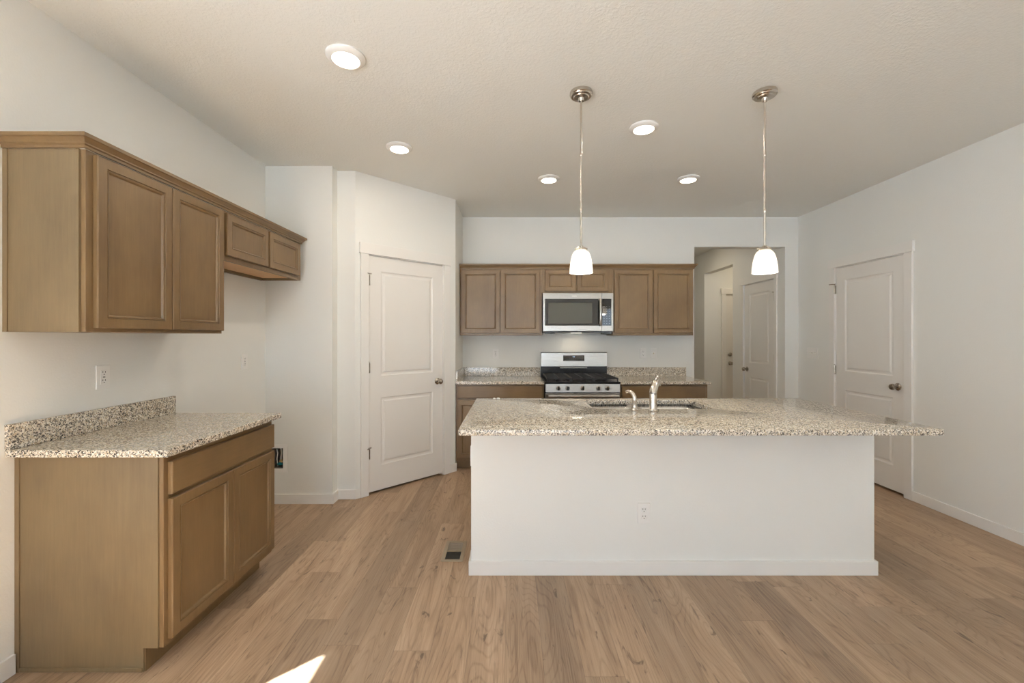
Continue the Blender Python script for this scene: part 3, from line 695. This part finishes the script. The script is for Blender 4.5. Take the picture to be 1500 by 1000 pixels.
for r_ in range(8):
    mk = MB()
    for c_ in range(3): mk.box(sxp+0.018+c_*0.028, sxp+0.028+c_*0.028, MY-0.0036, MY-0.0031, 1.498+r_*0.026, 1.501+r_*0.026)
    mk.build('key_row', M['mark_grey'], cp_, off=O)
MB().box(0.645, 0.695, MY-0.0006, MY-0.0001, 1.791, 1.797).build('badge', M['mark'], mw, off=O)
MB().box(0.655, 0.765, 4.66, 4.72, 1.3975, 1.3999, 0.001).build('cooktop_lamp', M['lens_mw'], mw, off=O)
ld = bpy.data.lights.new('cooktop_light', 'AREA'); ld.shape = 'RECTANGLE'; ld.size = 0.1; ld.size_y = 0.05; ld.energy = 0.45; ld.color = (1, 0.84, 0.62)
lo = bpy.data.objects.new('cooktop_light', ld); COL.objects.link(lo); lo.parent = mw; lo.location = Vector((0.71, 4.69, 1.396)) - O

# ------------------------------------------------------------------ wall plates (local: plate faces -Y)
def plate(kind, name, label, cat, loc, rz, w=0.071, h=0.116, group=None):
    t = thing(name, label, cat, loc, rz, group)
    MB().box(-w/2, w/2, -0.006, -0.0002, -h/2, h/2, 0.002).build('cover_plate', M['plastic'], t)
    sl = MB()
    def outlet(z, sl):
        for dx in (-0.0065, 0.0065): sl.box(dx-0.0013, dx+0.0013, -0.0088, -0.0082, z+0.001, z+0.009)
        sl.lathe([(0.0, -0.0088), (0.0026, -0.0088), (0.0026, -0.0082)], (0, 0, z-0.007), 'Y', 10)
    if kind == 'outlet':
        for z in (-0.020, 0.020):
            MB().box(-0.0165, 0.0165, -0.0082, -0.0060, z-0.014, z+0.014, 0.002).build('receptacle', M['plastic'], t)
            s2 = MB(); outlet(z, s2); s2.build('slots', M['slot'], [c for c in t.children if c.name.startswith('receptacle')][-1])
    elif kind == 'decora':
        MB().box(-0.0165, 0.0165, -0.0082, -0.0060, -0.0335, 0.0335, 0.001).build('receptacle', M['plastic'], t)
        outlet(-0.020, sl); outlet(0.020, sl); sl.box(-0.006, 0.006, -0.0086, -0.0082, -0.002, 0.002)
    elif kind == 'jack':
        MB().lathe([(0.0, -0.016), (0.005, -0.016), (0.005, -0.008), (0.008, -0.008), (0.008, -0.0061)], (0, 0, 0), 'Y', 14).build('jack', M['dark_nickel'], t, True)
    elif kind == 'switch3':
        for dx in (-0.046, 0, 0.046):
            MB().box(dx-0.006, dx+0.006, -0.0066, -0.006, -0.013, 0.013).box(dx-0.0042, dx+0.0042, -0.017, -0.0066, -0.002, 0.010, 0.0015).build('toggle', M['plastic'], t)
    if len(sl.bm.verts): sl.build('slots', M['slot'], t)
    return t
plate('decora', 'wall_outlet', 'white outlet on the left wall just above the near countertop', 'outlet', (XL, 2.072, 1.156), PI/2)
plate('decora', 'wall_outlet', 'white outlet on the left wall inside the refrigerator alcove', 'outlet', (XL, 3.165, 1.168), PI/2)
plate('decora', 'wall_outlet', 'white outlet on the back wall left of the range', 'outlet', (-0.190, YB, 1.160), 0)
plate('outlet', 'wall_outlet', 'white outlet on the back wall right of the range', 'outlet', (1.520, YB, 1.166), 0)
plate('jack', 'jack_plate', 'white plate with a round jack right of the back wall outlet', 'jack plate', (1.640, YB, 1.166), 0)
plate('outlet', 'wall_outlet', 'white outlet low on the front of the island half wall', 'outlet', (0.750, WY0, 0.350), 0)
plate('decora', 'wall_outlet', 'white outlet on the left end of the island under the countertop', 'outlet', (WX0, 2.468, 0.668), -PI/2)
plate('switch3', 'light_switch', 'white triple toggle switch plate on the right wall beyond the door', 'light switch', (XR, 4.675, 1.176), -PI/2, 0.163, 0.116)

# refrigerator utility box in the alcove wall
ub = thing('utility_box', 'open recessed utility box with pipes low on the alcove wall', 'utility box', (-1.906, 3.44, 0.285))
O = ub.location
f = MB(); ux0, ux1, uz0, uz1 = -1.954, -1.858, 0.286, 0.451
f.box(ux0-0.035, ux1+0.035, 3.434, 3.4398, uz1, uz1+0.03, 0.001).box(ux0-0.035, ux1+0.035, 3.434, 3.4398, uz0-0.03, uz0, 0.001)
f.box(ux0-0.035, ux0, 3.434, 3.4398, uz0, uz1).box(ux1, ux1+0.035, 3.434, 3.4398, uz0, uz1)
f.build('flange', M['plastic'], ub, off=O)
MB().box(ux0, ux1, 3.545, 3.5595, uz0, uz1).box(ux0, ux0+0.002, 3.44, 3.545, uz0, uz1).box(ux1-0.002, ux1, 3.44, 3.545, uz0, uz1).box(ux0, ux1, 3.44, 3.545, uz1-0.002, uz1).box(ux0, ux1, 3.44, 3.545, uz0, uz0+0.002).build('liner', M['box_in'], ub, off=O)
MB().tube([(-1.915, 3.50, uz1-0.004), (-1.900, 3.485, 0.43), (-1.893, 3.48, 0.40), (-1.900, 3.485, 0.37), (-1.904, 3.49, 0.345)], 0.006, 12).build('pipe', M['pipe'], ub, True, off=O)
MB().tube([(-1.940, 3.49, 0.43), (-1.925, 3.48, 0.40), (-1.932, 3.48, 0.35), (-1.93, 3.49, uz0+0.004)], 0.005, 12).build('pipe', M['pipe'], ub, True, off=O)
MB().lathe([(0.0, 3.47), (0.012, 3.47), (0.012, 3.545)], (-1.895, 0, 0.335), 'Y', 16).build('valve', M['brass'], ub, True, off=O)
MB().box(-1.925, -1.880, 3.466, 3.478, 0.305, 0.318, 0.003).box(-1.907, -1.895, 3.468, 3.49, 0.30, 0.33, 0.002).build('valve_handle', M['teal'], ub, off=O)
MB().tube([(-1.870, 3.49, uz0+0.004), (-1.868, 3.48, 0.34), (-1.872, 3.48, 0.40), (-1.866, 3.50, uz1-0.004)], 0.0045, 10).build('wire', M['brass'], ub, True, off=O)

# floor register
fv = thing('floor_vent', 'tan metal floor vent beside the left end of the island', 'floor vent', (-0.361, 2.675, 0))
O = fv.location; vx0, vx1, vy0, vy1 = -0.430, -0.296, 2.545, 2.800
f = MB(); b = 0.022
f.box(vx0, vx1, vy0, vy0+b, 0.0003, 0.006, 0.002).box(vx0, vx1, vy1-b, vy1, 0.0003, 0.006, 0.002).box(vx0, vx0+b, vy0+b, vy1-b, 0.0003, 0.006, 0.001).box(vx1-b, vx1, vy0+b, vy1-b, 0.0003, 0.006, 0.001)
ym = (vy0+vy1)/2 - 0.005
f.box(vx0+b, vx1-b, ym-0.004, ym+0.004, 0.0003, 0.006)
f.build('frame', M['vent'], fv, off=O)
g = MB(); g.box(vx0+b, vx1-b, vy0+b, ym-0.004, 0.0003, 0.001)
for k in range(6): g.box(vx0+b, vx1-b, vy0+b+0.006+k*0.0145, vy0+b+0.008+k*0.0145, 0.001, 0.004)
g.build('open_louvers', M['vent_dark'], fv, off=O)
g = MB(); g.box(vx0+b, vx1-b, ym+0.004, vy1-b, 0.0003, 0.002)
for k in range(7): g.box(vx0+b, vx1-b, ym+0.009+k*0.0145, ym+0.017+k*0.0145, 0.002, 0.004)
g.build('closed_louvers', M['vent_slat'], fv, off=O)

# ------------------------------------------------------------------ ceiling downlights
def downlight(label, x, y, src=None):
    if src is None:
        t = thing('ceiling_light', label, 'ceiling light', (x, y, H), 0, 'recessed ceiling lights')
        MB().lathe([(0.094, -0.0003), (0.094, -0.006), (0.090, -0.011), (0.070, -0.021), (0.066, -0.021), (0.064, -0.017), (0.0, -0.017)], (0, 0, 0), 'Z', 48, cap=False).build('trim_ring', M['plastic'], t, True)
        MB().lathe([(0.0, -0.0175), (0.0635, -0.0175), (0.0635, -0.0195), (0.05, -0.0205), (0.0, -0.021)], (0, 0, 0), 'Z', 40, cap=False).build('lens', M['lens'], t, True)
        d = bpy.data.lights.new('lamp', 'AREA'); d.shape = 'DISK'; d.size = 0.125; d.energy = CAN_W; d.color = (1.0, 0.89, 0.74)
        l = bpy.data.objects.new('lamp', d); COL.objects.link(l); l.parent = t; l.location = (0, 0, -0.0225)
        return t
    t = copy_tree(src); t.location = (x, y, H); t['label'] = label; return t
dl = downlight('largest round ceiling light, at upper left nearest the camera', -0.824, 2.100)
downlight('round ceiling light at left above the pantry door', -0.825, 3.100, dl)
downlight('round ceiling light above the left back wall cabinet, left of first pendant', 0.323, 3.710, dl)
downlight('round ceiling light between the two pendants, nearer to the camera', 0.873, 2.805, dl)
downlight('round ceiling light between the two pendants, farther back near cabinets', 1.545, 3.710, dl)

for fill_dl in (downlight('unseen round ceiling light added to brighten the hallway', 2.45, 6.30, dl), downlight('unseen round ceiling light added to brighten the entry', 3.95, 6.45, dl)):  # out-of-view lamps added to lift the dim hallway and entry
    for ch in fill_dl.children:
        if ch.type == 'LIGHT': ch.data = ch.data.copy(); ch.data.energy = HALL_FILL_W; ch.data.color = (1.0, 0.84, 0.62)

# ------------------------------------------------------------------ pendants
def pendant(label, x, y):
    t = thing('pendant_light', label, 'pendant light', (x, y, H), 0, 'pendants over the island')
    z = 1.716 - H
    MB().lathe([(0.0, -0.0003), (0.063, -0.0003), (0.064, -0.004), (0.064, -0.018), (0.058, -0.022), (0.056, -0.026), (0.044, -0.028), (0.040, -0.033), (0.018, -0.036), (0.014, -0.052), (0.0, -0.052)], (0, 0, 0), 'Z', 40).build('canopy', M['nickel'], t, True)
    r = MB().lathe([(0.0058, z+0.150), (0.0058, -0.052)], (0, 0, 0), 'Z', 16)
    for zz in (-0.052-0.30, -0.052-0.62): r.lathe([(0.006, zz-0.012), (0.0068, zz-0.010), (0.0068, zz+0.010), (0.006, zz+0.012)], (0, 0, 0), 'Z', 16)
    r.build('rod', M['nickel'], t, True)
    MB().lathe([(0.0, z+0.155), (0.011, z+0.155), (0.013, z+0.150), (0.022, z+0.146), (0.032, z+0.138), (0.034, z+0.129), (0.030, z+0.127), (0.0, z+0.127)], (0, 0, 0), 'Z', 32).build('cap', M['nickel'], t, True)
    for k in range(3):
        a = 2*PI*k/3+0.4; c, s = math.cos(a), math.sin(a)
        MB().tube([(0.026*c, 0.026*s, z+0.142), (0.040*c, 0.040*s, z+0.142)], 0.004, 8).build('thumb_screw', M['nickel'], t, True)
    outer = [(0.030, 0.126), (0.038, 0.122), (0.046, 0.112), (0.0525, 0.096), (0.0575, 0.076), (0.0615, 0.052), (0.0645, 0.026), (0.0660, 0.0)]
    prof = [(r_, z+h) for r_, h in outer] + [(r_-0.003, z+h) for r_, h in outer[::-1]]
    MB().lathe(prof, (0, 0, 0), 'Z', 48, cap=False).build('shade', M['shade'], t, True)
    MB().sphere((0, 0, z+0.062), 0.024, (1, 1, 1.25), 20).build('bulb', M['lens'], t, True)
    d = bpy.data.lights.new('lamp', 'POINT'); d.energy = PENDANT_W; d.shadow_soft_size = 0.035; d.color = (1.0, 0.93, 0.82)
    l = bpy.data.objects.new('lamp', d); COL.objects.link(l); l.parent = t; l.location = (0, 0, z+0.022)
    return t
pd = pendant('frosted bell pendant over left half of the island, in front of cabinets', 0.393, 2.406)
p2 = copy_tree(pd); p2.location = (1.437, 2.406, H); p2['label'] = 'frosted bell pendant over right half of the island, in front of hallway'
